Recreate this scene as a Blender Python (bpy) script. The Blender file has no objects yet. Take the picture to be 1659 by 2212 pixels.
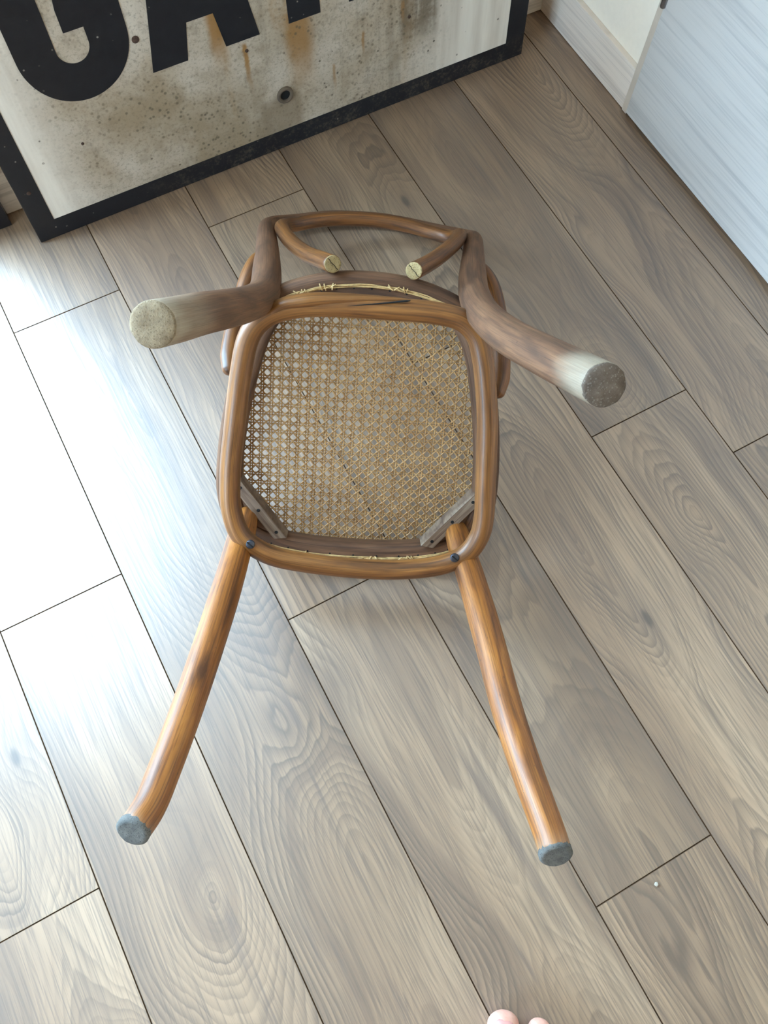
import bpy, bmesh, math, random
from mathutils import Vector, Matrix
random.seed(7)
SC = bpy.context.scene
COL = SC.collection

# ------------------------------------------------------------------ camera
CAM_H = 1.23613
cam_data = bpy.data.cameras.new('camera')
cam = bpy.data.objects.new('camera', cam_data)
COL.objects.link(cam)
cam_data.sensor_fit = 'HORIZONTAL'
cam_data.sensor_width = 36.0
cam_data.lens = 36.0 * 1806.11 / 1659.0
cam_data.clip_start = 0.02
cam.matrix_world = Matrix(((0.8793873, 0.4372189, -0.1884613, 0.0),
                           (-0.4755728, 0.8254024, -0.3042062, 0.0),
                           (0.0225516, 0.3571421, 0.9337778, CAM_H),
                           (0, 0, 0, 1)))
SC.camera = cam

# ------------------------------------------------------------------ light
SKY_STRENGTH = 36.0
world = bpy.data.worlds.new('sky')
SC.world = world
world.use_nodes = True
bg = world.node_tree.nodes['Background']
bg.inputs['Color'].default_value = (0.53, 0.755, 1.0, 1)      # bright overcast sky
bg.inputs['Strength'].default_value = SKY_STRENGTH


def portal(name, loc, rot, sx, sy):
    """Sampling portal in a window opening (guides sky light, emits nothing itself)."""
    l = bpy.data.lights.new(name, 'AREA')
    l.shape = 'RECTANGLE'
    l.size, l.size_y = sx, sy
    l.cycles.is_portal = True
    o = bpy.data.objects.new(name, l)
    o.location = loc
    o.rotation_euler = rot
    COL.objects.link(o)


# room extents
XL, XR, YF, YB, ZC = -2.60, 1.075, -3.40, 1.240, 2.55
# glazed door in the back wall, invented fill window in the left wall
GD = (-1.30, -0.085, 0.0, 2.12)          # x0 x1 z0 z1
LW = (-0.95, 0.35, 0.90, 2.05)           # y0 y1 z0 z1
portal('door_daylight', ((GD[0] + GD[1]) / 2, YB + 0.17, 1.08), (-math.pi / 2, 0, 0), GD[1] - GD[0], 2.05)
portal('added_window_daylight', (XL - 0.17, (LW[0] + LW[1]) / 2, (LW[2] + LW[3]) / 2), (0, -math.pi / 2, 0), LW[3] - LW[2], LW[1] - LW[0])  # sky light through the added fill window

SC.view_settings.view_transform = 'Standard'
SC.view_settings.look = 'None'
SC.view_settings.gamma = 1.0
SC.view_settings.use_curve_mapping = False
SC.view_settings.exposure = 0.0
SC.cycles.use_denoising = True
SC.cycles.max_bounces = 8
SC.cycles.diffuse_bounces = 4
SC.cycles.use_adaptive_sampling = True
SC.cycles.adaptive_threshold = 0.04
SC.cycles.transparent_max_bounces = 12
SC.cycles.sample_clamp_indirect = 10.0


# ------------------------------------------------------------------ node helpers
def srgb(r, g, b):
    f = lambda c: (c / 255 / 12.92) if c / 255 <= 0.04045 else ((c / 255 + 0.055) / 1.055) ** 2.4
    return (f(r), f(g), f(b), 1.0)


class NT:
    def __init__(self, name):
        self.mat = bpy.data.materials.new(name)
        self.mat.use_nodes = True
        self.t = self.mat.node_tree
        self.bsdf = self.t.nodes['Principled BSDF']

    def node(self, kind, **kw):
        n = self.t.nodes.new(kind)
        for k, v in kw.items():
            setattr(n, k, v)
        return n

    def put(self, sock, v):
        if isinstance(v, bpy.types.NodeSocket):
            self.t.links.new(v, sock)
        elif v is not None:
            sock.default_value = v

    def m(self, op, a, b=None, c=None, clamp=False):
        n = self.node('ShaderNodeMath', operation=op, use_clamp=clamp)
        for i, v in enumerate((a, b, c)):
            if v is not None:
                self.put(n.inputs[i], v)
        return n.outputs[0]

    def sep(self, v):
        n = self.node('ShaderNodeSeparateXYZ')
        self.put(n.inputs[0], v)
        return n.outputs

    def com(self, x, y, z):
        n = self.node('ShaderNodeCombineXYZ')
        for i, v in enumerate((x, y, z)):
            self.put(n.inputs[i], v)
        return n.outputs[0]

    def coord(self, which):
        return self.node('ShaderNodeTexCoord').outputs[which]

    def rnd(self):
        return self.node('ShaderNodeObjectInfo').outputs['Random']

    def noise(self, vec, scale=5, detail=3, rough=0.5, dist=0.0):
        n = self.node('ShaderNodeTexNoise')
        if isinstance(vec, tuple):
            n.noise_dimensions = '4D'
            self.put(n.inputs['W'], vec[1])
            vec = vec[0]
        self.put(n.inputs['Vector'], vec)
        n.inputs['Scale'].default_value = scale
        n.inputs['Detail'].default_value = detail
        n.inputs['Roughness'].default_value = rough
        n.inputs['Distortion'].default_value = dist
        return n.outputs['Fac']

    def voro(self, vec, scale=5, out='Distance', randomness=1.0):
        n = self.node('ShaderNodeTexVoronoi')
        if isinstance(vec, tuple):
            n.voronoi_dimensions = '4D'
            self.put(n.inputs['W'], vec[1])
            vec = vec[0]
        self.put(n.inputs['Vector'], vec)
        n.inputs['Scale'].default_value = scale
        n.inputs['Randomness'].default_value = randomness
        return n.outputs[out]

    def ramp(self, fac, stops, interp='LINEAR'):
        n = self.node('ShaderNodeValToRGB')
        n.color_ramp.interpolation = interp
        e = n.color_ramp.elements
        while len(e) > 1:
            e.remove(e[-1])
        e[0].position, e[0].color = stops[0][0], stops[0][1]
        for p, c in stops[1:]:
            x = e.new(p)
            x.color = c
        self.put(n.inputs[0], fac)
        return n.outputs[0]

    def step(self, v, lo, hi):
        n = self.node('ShaderNodeMapRange', interpolation_type='SMOOTHSTEP')
        self.put(n.inputs['Value'], v)
        n.inputs['From Min'].default_value = lo
        n.inputs['From Max'].default_value = hi
        return n.outputs[0]

    def mix(self, fac, a, b, mode='MIX'):
        n = self.node('ShaderNodeMix', data_type='RGBA', blend_type=mode)
        self.put(n.inputs[0], fac)
        self.put(n.inputs[6], a)
        self.put(n.inputs[7], b)
        return n.outputs[2]

    def bump(self, h, strength=0.2, dist=0.001):
        n = self.node('ShaderNodeBump')
        n.inputs['Strength'].default_value = strength
        n.inputs['Distance'].default_value = dist
        self.put(n.inputs['Height'], h)
        self.t.links.new(n.outputs[0], self.bsdf.inputs['Normal'])

    def done(self, color, rough=0.5, spec=0.5, metal=0.0, coat=0.0):
        b = self.bsdf
        self.put(b.inputs['Base Color'], color)
        self.put(b.inputs['Roughness'], rough)
        self.put(b.inputs['Specular IOR Level'], spec)
        self.put(b.inputs['Metallic'], metal)
        b.inputs['Coat Weight'].default_value = coat
        return self.mat


def plain(name, col, rough=0.5, metal=0.0, spec=0.5, var=0.06, scale=30):
    n = NT(name)
    f = n.noise(n.coord('Object'), scale, 4, 0.6)
    dark = tuple(c * (1 - var * 2) for c in col[:3]) + (1,)
    lite = tuple(min(1, c * (1 + var * 2)) for c in col[:3]) + (1,)
    return n.done(n.ramp(f, [(0.3, dark), (0.7, lite)]), rough, spec, metal)


PW, PL = 0.192, 1.269                       # plank width, length


def mat_floor():
    n = NT('oak_laminate')
    r = n.rnd()
    x, y, z = n.sep(n.coord('Object'))
    r1 = n.m('MULTIPLY', r, 37.0)
    r2 = n.m('FRACT', n.m('MULTIPLY', r, 17.31))
    r3 = n.m('FRACT', n.m('MULTIPLY', r, 91.7))
    yy = n.m('ADD', y, n.m('MULTIPLY', r, 53.0))
    low = n.noise(n.com(n.m('MULTIPLY', x, 5.0), n.m('MULTIPLY', yy, 1.5), r1), 1.0, 2, 0.5)
    mid = n.noise(n.com(n.m('MULTIPLY', x, 22.0), n.m('MULTIPLY', yy, 4.0), r1), 1.0, 2, 0.5)
    # knots
    kv = n.com(n.m('MULTIPLY', x, 7.0), n.m('MULTIPLY', yy, 2.9), r1)
    kd = n.voro(kv, 1.0)
    knot = n.m('SUBTRACT', 1.0, n.step(kd, 0.0, 0.42), clamp=True)
    core = n.m('SUBTRACT', 1.0, n.step(kd, 0.020, 0.062), clamp=True)
    # flat-sawn growth rings: distance to a heart line that rises and dips along the board
    hx = n.m('ADD', n.m('SUBTRACT', x, n.m('MULTIPLY_ADD', r2, 0.11, 0.04)), n.m('MULTIPLY', n.m('SUBTRACT', low, 0.5), 0.16))
    heart = n.noise(n.com(r1, n.m('MULTIPLY', yy, 1.5), r3), 1.0, 1, 0.4)
    dep = n.m('ADD', n.m('MULTIPLY', n.m('SUBTRACT', heart, 0.5), 0.62), n.m('MULTIPLY', knot, 0.045))
    dep = n.m('ADD', dep, n.m('MULTIPLY', n.m('SUBTRACT', mid, 0.5), 0.030))
    d = n.m('SQRT', n.m('ADD', n.m('MULTIPLY', n.m('MULTIPLY', hx, hx), 1.5), n.m('MULTIPLY', dep, dep)))
    wob = n.noise(n.com(n.m('MULTIPLY', x, 130.0), n.m('MULTIPLY', yy, 16.0), r1), 1.0, 2, 0.5)
    d = n.m('ADD', d, n.m('MULTIPLY', n.m('SUBTRACT', wob, 0.5), 0.0035))
    wid = n.noise(n.com(n.m('MULTIPLY', d, 26.0), r1, n.m('MULTIPLY', yy, 0.9)), 1.0, 2, 0.5)
    ringp = n.m('FRACT', n.m('MULTIPLY', d, 112.0))
    ring = n.m('MULTIPLY', n.m('POWER', ringp, 1.5), n.step(ringp, 1.0, 0.84))
    ring = n.m('MULTIPLY', ring, n.m('MULTIPLY_ADD', n.step(wid, 0.34, 0.66), 0.80, 0.20))
    broad = n.noise(n.com(n.m('MULTIPLY', d, 24.0), r2, n.m('MULTIPLY', yy, 0.5)), 1.0, 2, 0.5)
    # fibres
    fib = n.noise(n.com(n.m('MULTIPLY', x, 420.0), n.m('MULTIPLY', yy, 9.0), r1), 1.0, 3, 0.6)
    fib2 = n.noise(n.com(n.m('MULTIPLY', x, 75.0), n.m('MULTIPLY', yy, 1.8), r1), 1.0, 3, 0.6)
    streak = n.noise(n.com(n.m('MULTIPLY', x, 26.0), n.m('MULTIPLY', yy, 2.4), r2), 1.0, 3, 0.6)
    base = n.ramp(low, [(0.28, srgb(148, 116, 88)), (0.5, srgb(172, 139, 108)), (0.72, srgb(194, 163, 132))])
    base = n.mix(n.m('MULTIPLY', n.step(broad, 0.42, 0.66), 0.60), base, srgb(118, 90, 69))
    base = n.mix(n.m('MULTIPLY', n.step(fib2, 0.46, 0.72), 0.38), base, srgb(116, 92, 74))
    base = n.mix(n.m('MULTIPLY', ring, 0.90), base, srgb(70, 50, 38))
    base = n.mix(n.m('MULTIPLY', n.step(fib, 0.46, 0.64), 0.50), base, srgb(84, 63, 49))
    base = n.mix(n.m('MULTIPLY', n.step(streak, 0.60, 0.72), 0.55), base, srgb(92, 73, 66))
    base = n.mix(n.m('MULTIPLY', n.m('MULTIPLY', knot, knot), 0.45), base, srgb(112, 88, 70))
    base = n.mix(n.m('MULTIPLY', core, 0.85), base, srgb(66, 46, 36))
    tone = n.m('MULTIPLY_ADD', r3, 0.20, 0.67)
    base = n.mix(1.0, base, n.com(tone, tone, tone), 'MULTIPLY')
    n.bump(fib, 0.30, 0.0006)
    rough = n.m('MULTIPLY_ADD', fib, 0.10, 0.37)
    n.bsdf.inputs['Coat Roughness'].default_value = 0.55
    n.bsdf.inputs['Coat IOR'].default_value = 1.7
    return n.done(base, rough, 1.0, coat=1.0)


def mat_bentwood(name, light, mid, dark, rough=0.34, wear=None, spec=0.5, grey=0.0, coat=0.15, seed=None, loop=None):
    """Stained bentwood; UV: u around (0..1), v metres along. wear = (start, end, colour) along v."""
    n = NT(name)
    u, v, _ = n.sep(n.coord('UV'))
    cu = n.m('COSINE', n.m('MULTIPLY', u, 2 * math.pi))
    su = n.m('SINE', n.m('MULTIPLY', u, 2 * math.pi))
    r = n.m('MULTIPLY', n.rnd(), 41.0) if seed is None else seed
    P = lambda a, b: n.com(n.m('MULTIPLY', cu, a), n.m('MULTIPLY', su, a), n.m('MULTIPLY_ADD', v, b, r))
    if loop:
        th = n.m('MULTIPLY', v, 2 * math.pi / loop)
        ct, st_ = n.m('COSINE', th), n.m('SINE', th)
        P = lambda a, b: (n.com(n.m('MULTIPLY', cu, a), n.m('MULTIPLY', su, a), n.m('MULTIPLY', ct, b * loop / 6.2832)), n.m('MULTIPLY', st_, b * loop / 6.2832))
    grain = n.noise(P(7.0, 6.0), 1.0, 4, 0.65)
    fine = n.noise(P(22.0, 16.0), 1.0, 3, 0.65)
    blot = n.noise(P(1.3, 9.0), 1.0, 3, 0.55, 0.6)
    col = n.ramp(blot, [(0.28, dark), (0.47, mid), (0.68, light)])
    col = n.mix(n.m('MULTIPLY', n.step(grain, 0.44, 0.66), 0.60), col, dark)
    col = n.mix(n.m('MULTIPLY', n.step(fine, 0.52, 0.70), 0.45), col, tuple(c * 0.5 for c in dark[:3]) + (1,))
    spots = n.voro(P(2.2, 60.0), 1.0)
    big = n.noise(P(1.5, 14.0), 1.0, 2)
    sp = n.m('MULTIPLY', n.m('SUBTRACT', 1.0, n.step(spots, 0.05, 0.16), clamp=True), n.step(big, 0.52, 0.62))
    col = n.mix(n.m('MULTIPLY', sp, 0.7), col, srgb(48, 34, 26))
    flecks = n.voro(P(4.0, 90.0), 1.3)
    fb = n.noise(P(2.0, 8.0), 1.0, 2)
    fl = n.m('MULTIPLY', n.m('SUBTRACT', 1.0, n.step(flecks, 0.03, 0.07), clamp=True), n.step(fb, 0.60, 0.68))
    col = n.mix(n.m('MULTIPLY', fl, 0.8), col, srgb(205, 195, 180))
    if grey:
        col = n.mix(grey, col, srgb(150, 132, 120))
    if wear:
        vv = n.m('ADD', v, n.m('MULTIPLY', n.m('SUBTRACT', n.noise(P(1.6, 14.0), 1.0, 3), 0.5), 0.05))
        for a, b, wc, k in wear:
            col = n.mix(n.m('MULTIPLY', n.step(vv, a, b), n.m('MULTIPLY_ADD', n.step(fine, 0.3, 0.7), -0.25, k)), col, wc)
    n.bump(fine, 0.14, 0.0012)
    return n.done(col, n.m('MULTIPLY_ADD', fine, 0.16, rough - 0.06), spec, 0.0, coat)


def mat_endgrain(name, a, b, speck):
    n = NT(name)
    o = n.coord('Object')
    f1 = n.noise(o, 60, 5, 0.7)
    f2 = n.voro(o, 420)
    col = n.ramp(f1, [(0.3, a), (0.7, b)])
    col = n.mix(n.m('MULTIPLY', n.m('SUBTRACT', 1.0, n.step(f2, 0.15, 0.4), clamp=True), 0.5), col, speck)
    n.bump(n.noise(o, 500, 4, 0.7), 0.6, 0.002)
    return n.done(col, 0.9, 0.2)


def mat_woodgrain_white(name, axis, base, dark, k=1.0):
    """Pale laminate with fine lines along one axis ('x' or 'y') in object space."""
    n = NT(name)
    x, y, z = n.sep(n.coord('Object'))
    a = y if axis == 'y' else x
    wob = n.noise(n.com(n.m('MULTIPLY', a, 1.2), z, 0.0), 1.0, 2)
    zz = n.m('ADD', z, n.m('MULTIPLY', wob, 0.05))
    l1 = n.noise(n.com(n.m('MULTIPLY', a, 1.4), n.m('MULTIPLY', zz, 60.0 * k), 0.3), 1.0, 5, 0.7)
    l2 = n.noise(n.com(n.m('MULTIPLY', a, 5.0), n.m('MULTIPLY', zz, 330.0 * k), 1.3), 1.0, 3, 0.6)
    l3 = n.noise(n.com(n.m('MULTIPLY', a, 0.7), n.m('MULTIPLY', zz, 17.0 * k), 7.3), 1.0, 3, 0.5)
    col = n.mix(n.m('MULTIPLY', n.step(l1, 0.46, 0.70), 0.8), base, dark)
    col = n.mix(n.m('MULTIPLY', n.step(l2, 0.52, 0.72), 0.55), col, dark)
    col = n.mix(n.m('MULTIPLY', n.step(l3, 0.60, 0.66), 0.35), col, dark)
    n.bump(l2, 0.12, 0.0006)
    return n.done(col, 0.45, 0.4)


def mat_sign_face():
    """Weathered white enamel: mould mottling, brown dirt, rust runs. Object space: x along, z up the face."""
    n = NT('weathered_white_paint')
    o = n.coord('Object')
    x, y, z = n.sep(o)
    p = n.com(x, z, 0.0)
    big = n.noise(p, 4.2, 4, 0.6, 0.3)
    mott = n.noise(p, 38, 6, 0.75)
    fine = n.noise(p, 190, 4, 0.7)
    run = n.noise(n.com(n.m('MULTIPLY', x, 26.0), n.m('MULTIPLY', z, 2.2), 0.0), 1.0, 4, 0.6)
    run2 = n.noise(n.com(n.m('MULTIPLY', x, 9.0), n.m('MULTIPLY', z, 1.1), 3.0), 1.0, 3, 0.5)
    white = n.ramp(run, [(0.3, srgb(206, 196, 184)), (0.7, srgb(244, 238, 228))])
    # beige grime veil heaviest in the middle, clean strips by both side borders
    inner = n.m('MULTIPLY', n.step(x, 0.04, 0.16), n.step(x, 0.86, 0.70))
    veil = n.m('MULTIPLY', inner, n.m('MULTIPLY_ADD', n.step(n.m('ADD', big, n.m('MULTIPLY', run, 0.4)), 0.48, 0.86), 0.55, 0.38))
    col = n.mix(veil, white, srgb(158, 138, 112))
    col = n.mix(n.m('MULTIPLY', n.m('MULTIPLY', inner, n.step(mott, 0.46, 0.66)), 0.34), col, srgb(118, 102, 82))
    col = n.mix(n.m('MULTIPLY', n.m('MULTIPLY', inner, n.step(fine, 0.50, 0.64)), 0.40), col, srgb(104, 92, 76))
    low = n.m('MULTIPLY', n.step(z, 0.34, 0.16), n.step(x, 0.70, 0.45))
    col = n.mix(n.m('MULTIPLY', n.m('MULTIPLY', n.m('MULTIPLY', low, inner), n.step(big, 0.30, 0.62)), 0.42), col, srgb(136, 118, 92))
    # dark drip band and rust runs
    band = n.m('MULTIPLY', n.step(n.m('ABSOLUTE', n.m('SUBTRACT', n.m('ADD', x, n.m('MULTIPLY', fine, 0.012)), 0.775)), 0.047, 0.030), n.step(z, 0.085, 0.16))
    col = n.mix(n.m('MULTIPLY', n.m('MULTIPLY', band, n.step(n.m('ADD', run, n.m('MULTIPLY', mott, 0.5)), 0.45, 0.75)), 0.85), col, srgb(108, 93, 74))
    rust = n.m('MULTIPLY', n.m('MULTIPLY', n.step(run2, 0.60, 0.70), n.step(mott, 0.30, 0.60)), inner)
    col = n.mix(n.m('MULTIPLY', rust, 0.60), col, srgb(156, 118, 62))
    for (sx, z1, w, l, s) in ((0.395, 0.30, 0.020, 0.12, 0.9), (0.437, 0.225, 0.006, 0.10, 0.9), (0.535, 0.25, 0.036, 0.17, 0.8), (0.655, 0.17, 0.004, 0.05, 0.8), (0.745, 0.26, 0.006, 0.08, 0.8), (0.595, 0.13, 0.004, 0.06, 0.6), (0.735, 0.20, 0.005, 0.05, 0.6)):
        a = n.step(n.m('ABSOLUTE', n.m('SUBTRACT', n.m('ADD', x, n.m('MULTIPLY', mott, 0.010)), sx + 0.005)), w, w * 0.25)
        b = n.m('MULTIPLY', n.step(z, z1 - l, z1 - l * 0.3), n.step(z, z1 + 0.004, z1 - 0.004))
        col = n.mix(n.m('MULTIPLY', n.m('MULTIPLY', a, b), s), col, srgb(150, 108, 54))
    # grommet stain and bottom seam
    gx = n.m('SUBTRACT', n.m('ADD', x, n.m('MULTIPLY', mott, 0.02)), 0.495)
    st = n.m('MULTIPLY', n.step(n.m('ABSOLUTE', gx), 0.048, 0.034), n.step(n.m('ADD', z, n.m('MULTIPLY', mott, 0.03)), 0.130, 0.112))
    col = n.mix(n.m('MULTIPLY', st, 0.55), col, srgb(124, 106, 84))
    # fly specks
    drip = n.m('MULTIPLY', n.m('MULTIPLY', n.step(run, 0.52, 0.66), n.step(x, 0.30, 0.50)), n.step(x, 0.90, 0.80))
    col = n.mix(n.m('MULTIPLY', drip, 0.30), col, srgb(120, 110, 98))
    v1 = n.voro(p, 42)
    col = n.mix(n.m('MULTIPLY', n.m('SUBTRACT', 1.0, n.step(v1, 0.06, 0.12), clamp=True), n.m('MULTIPLY', n.step(mott, 0.42, 0.56), 0.85)), col, srgb(70, 56, 44))
    v2 = n.voro(p, 95)
    col = n.mix(n.m('MULTIPLY', n.m('SUBTRACT', 1.0, n.step(v2, 0.12, 0.34), clamp=True), n.m('MULTIPLY', n.m('MULTIPLY', n.step(big, 0.40, 0.56), inner), 0.75)), col, srgb(92, 82, 66))
    n.bump(fine, 0.1, 0.001)
    return n.done(col, n.m('MULTIPLY_ADD', mott, 0.25, 0.28), 0.5)


def mat_sign_black():
    n = NT('chipped_black_paint')
    o = n.coord('Object')
    x, y, z = n.sep(o)
    p = n.com(x, z, y)
    mott = n.noise(p, 30, 5, 0.7)
    fine = n.noise(p, 160, 4, 0.7)
    col = n.ramp(mott, [(0.3, srgb(18, 20, 27)), (0.7, srgb(30, 31, 36))])
    grime = n.m('MULTIPLY', n.m('MULTIPLY', n.step(z, 0.055, 0.020), n.step(x, 0.16, 0.34)), n.step(n.m('ADD', n.m('MULTIPLY', mott, 0.7), n.m('MULTIPLY', fine, 0.8)), 0.72, 0.95))
    col = n.mix(n.m('MULTIPLY', grime, 0.5), col, srgb(100, 88, 74))
    chips = n.voro(p, 55)
    cm = n.m('MULTIPLY', n.m('SUBTRACT', 1.0, n.step(chips, 0.05, 0.11), clamp=True), n.step(mott, 0.46, 0.56))
    col = n.mix(n.m('MULTIPLY', cm, 0.8), col, srgb(150, 142, 132))
    return n.done(col, n.m('MULTIPLY_ADD', mott, 0.2, 0.34), 0.4)


def mat_glass():
    n = NT('window_glass')
    t = n.node('ShaderNodeBsdfTransparent')
    t.inputs[0].default_value = (0.97, 0.99, 0.98, 1)
    g = n.node('ShaderNodeBsdfGlossy')
    g.inputs['Roughness'].default_value = 0.02
    mx = n.node('ShaderNodeMixShader')
    mx.inputs[0].default_value = 0.06
    n.t.links.new(t.outputs[0], mx.inputs[1])
    n.t.links.new(g.outputs[0], mx.inputs[2])
    n.t.links.new(mx.outputs[0], n.t.nodes['Material Output'].inputs['Surface'])
    return n.mat


def mat_skin():
    n = NT('skin')
    o = n.coord('Object')
    f = n.noise(o, 60, 4, 0.6)
    col = n.ramp(f, [(0.3, srgb(204, 148, 130)), (0.7, srgb(220, 170, 152))])
    n.bump(n.noise(o, 400, 3), 0.08, 0.001)
    m = n.done(col, 0.45, 0.4)
    n.bsdf.inputs['Subsurface Weight'].default_value = 0.1
    n.bsdf.inputs['Subsurface Radius'].default_value = (0.01, 0.004, 0.002)
    return m


M = {}
RINGL = 1.13                                # length round the stretcher ring
TOTR = 2.185                                # length of the bent bar of rear legs and back
M['floor'] = mat_floor()
M['sub'] = plain('dark_joint', srgb(58, 44, 34), 0.9)
M['seam'] = plain('brown_bevel', srgb(88, 68, 52), 0.95, spec=0.05)
M['wall'] = plain('warm_white_plaster', srgb(250, 238, 222), 0.85, var=0.01, scale=80)
M['wall2'] = plain('ochre_bounce_plaster', srgb(210, 164, 112), 0.85, var=0.01, scale=80)  # warm tone invented for the unseen walls, to tint the bounce light
M['ceil'] = plain('warm_tinted_ceiling', srgb(228, 210, 182), 0.9, var=0.01)  # unseen ceiling, tinted cream to warm the bounced fill
M['skirt_y'] = mat_woodgrain_white('pale_wood_skirting', 'y', srgb(236, 222, 210), srgb(200, 186, 176), 1.2)
M['skirt_x'] = mat_woodgrain_white('pale_wood_skirting_back', 'x', srgb(226, 216, 208), srgb(190, 180, 173), 1.2)
M['door'] = mat_woodgrain_white('white_wood_grain_door', 'y', srgb(198, 193, 189), srgb(168, 165, 164), 0.9)
M['jamb'] = plain('beige_jamb', srgb(200, 184, 168), 0.6, var=0.03)
M['steel'] = plain('brushed_steel', srgb(150, 150, 152), 0.35, 1.0, var=0.05)
M['black_alu'] = plain('black_lacquered_frame', srgb(16, 18, 26), 0.42, var=0.05)
M['glass'] = mat_glass()
M['stone'] = plain('pale_terrace_concrete', srgb(176, 172, 166), 0.9, var=0.08)
M['signw'] = mat_sign_face()
M['signb'] = mat_sign_black()
M['signe'] = plain('rusty_sheet_edge', srgb(96, 82, 68), 0.8, var=0.2)
M['rustm'] = plain('rusted_rivet', srgb(74, 54, 44), 0.9, var=0.2, scale=300)
M['hole'] = plain('dark_hole', srgb(14, 13, 13), 0.9)
M['front'] = mat_bentwood('golden_bentwood', srgb(166, 106, 44), srgb(138, 82, 32), srgb(78, 44, 20), 0.44, [(0.492, 0.530, srgb(150, 130, 108), 0.7)], coat=0.05)
M['rear'] = mat_bentwood('worn_bentwood', srgb(130, 92, 64), srgb(106, 72, 50), srgb(70, 48, 35), 0.46,
                         [(0.16, 0.05, srgb(160, 144, 124), 0.65), (0.05, 0.0, srgb(176, 162, 140), 0.7), (TOTR - 0.085, TOTR - 0.02, srgb(150, 138, 120), 0.85)], grey=0.08, coat=0.0, seed=3.7, spec=0.25)
M['ring'] = mat_bentwood('brown_bentwood', srgb(150, 100, 50), srgb(122, 77, 37), srgb(70, 43, 24), 0.40, coat=0.05, loop=RINGL)
M['hoop'] = mat_bentwood('chestnut_bentwood', srgb(142, 90, 42), srgb(112, 69, 34), srgb(64, 39, 22), 0.40, coat=0.05)
M['seat'] = mat_bentwood('dull_seat_wood', srgb(122, 88, 64), srgb(98, 69, 50), srgb(62, 44, 34), 0.6, coat=0.0, spec=0.3, loop=1.3)
M['block'] = mat_bentwood('dusty_corner_block', srgb(150, 132, 114), srgb(128, 106, 88), srgb(90, 70, 58), 0.75, coat=0.0, spec=0.3)
M['cut'] = mat_endgrain('raw_cut_wood', srgb(160, 138, 98), srgb(190, 170, 126), srgb(96, 82, 60))
M['end_a'] = mat_endgrain('worn_foot_end', srgb(128, 110, 88), srgb(166, 148, 122), srgb(96, 80, 62))
M['end_b'] = mat_endgrain('dirty_foot_end', srgb(84, 72, 62), srgb(116, 102, 90), srgb(140, 132, 122))
M['cap'] = mat_endgrain('grey_foot_glide', srgb(84, 84, 82), srgb(122, 120, 116), srgb(60, 60, 60))
M['screw'] = plain('blued_screw', srgb(74, 78, 88), 0.45, 0.8, var=0.1)
M['skin'] = mat_skin()
M['nail'] = plain('toenail', srgb(206, 146, 138), 0.3, var=0.03)


def mat_cane():
    n = NT('rattan_cane')
    o = n.coord('Object')
    f = n.noise(o, 55, 3, 0.6)
    g = n.noise(o, 900, 3, 0.6)
    col = n.ramp(f, [(0.3, srgb(146, 108, 66)), (0.7, srgb(184, 146, 98))])
    col = n.mix(n.m('MULTIPLY', n.step(g, 0.5, 0.75), 0.35), col, srgb(120, 84, 48))
    return n.done(col, 0.42, 0.5)


M['cane'] = mat_cane()
M['bind'] = plain('pale_cane_binding', srgb(196, 164, 112), 0.5, var=0.12, scale=200)
M['groove'] = plain('dark_groove', srgb(40, 30, 24), 0.9)


# ------------------------------------------------------------------ mesh helpers
def link(name, me, mat=None, parent=None):
    o = bpy.data.objects.new(name, me)
    COL.objects.link(o)
    if mat is not None:
        me.materials.append(mat)
    if parent is not None:
        o.parent = parent
    return o


def mesh_obj(name, verts, faces, mat, parent=None, smooth=False, uvs=None):
    me = bpy.data.meshes.new(name)
    me.from_pydata([tuple(v) for v in verts], [], faces)
    if smooth:
        me.polygons.foreach_set('use_smooth', [True] * len(me.polygons))
    if uvs is not None:
        l = me.uv_layers.new(name='UVMap')
        k = 0
        for fi, f in enumerate(faces):
            for j in range(len(f)):
                l.data[k].uv = uvs[fi][j]
                k += 1
    me.update()
    return link(name, me, mat, parent)


def box_mesh(x0, x1, y0, y1, z0, z1):
    v = [(x0, y0, z0), (x1, y0, z0), (x1, y1, z0), (x0, y1, z0), (x0, y0, z1), (x1, y0, z1), (x1, y1, z1), (x0, y1, z1)]
    f = [(0, 3, 2, 1), (4, 5, 6, 7), (0, 1, 5, 4), (1, 2, 6, 5), (2, 3, 7, 6), (3, 0, 4, 7)]
    return v, f


def boxes(name, lst, mat, parent=None, bevel=0.0):
    V, F = [], []
    for b in lst:
        v, f = box_mesh(*b)
        k = len(V)
        V += v
        F += [tuple(i + k for i in q) for q in f]
    o = mesh_obj(name, V, F, mat, parent)
    if bevel:
        bm = bmesh.new()
        bm.from_mesh(o.data)
        bmesh.ops.bevel(bm, geom=bm.edges[:], offset=bevel, segments=2, affect='EDGES', profile=0.7)
        bm.to_mesh(o.data)
        bm.free()
    return o


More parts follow.
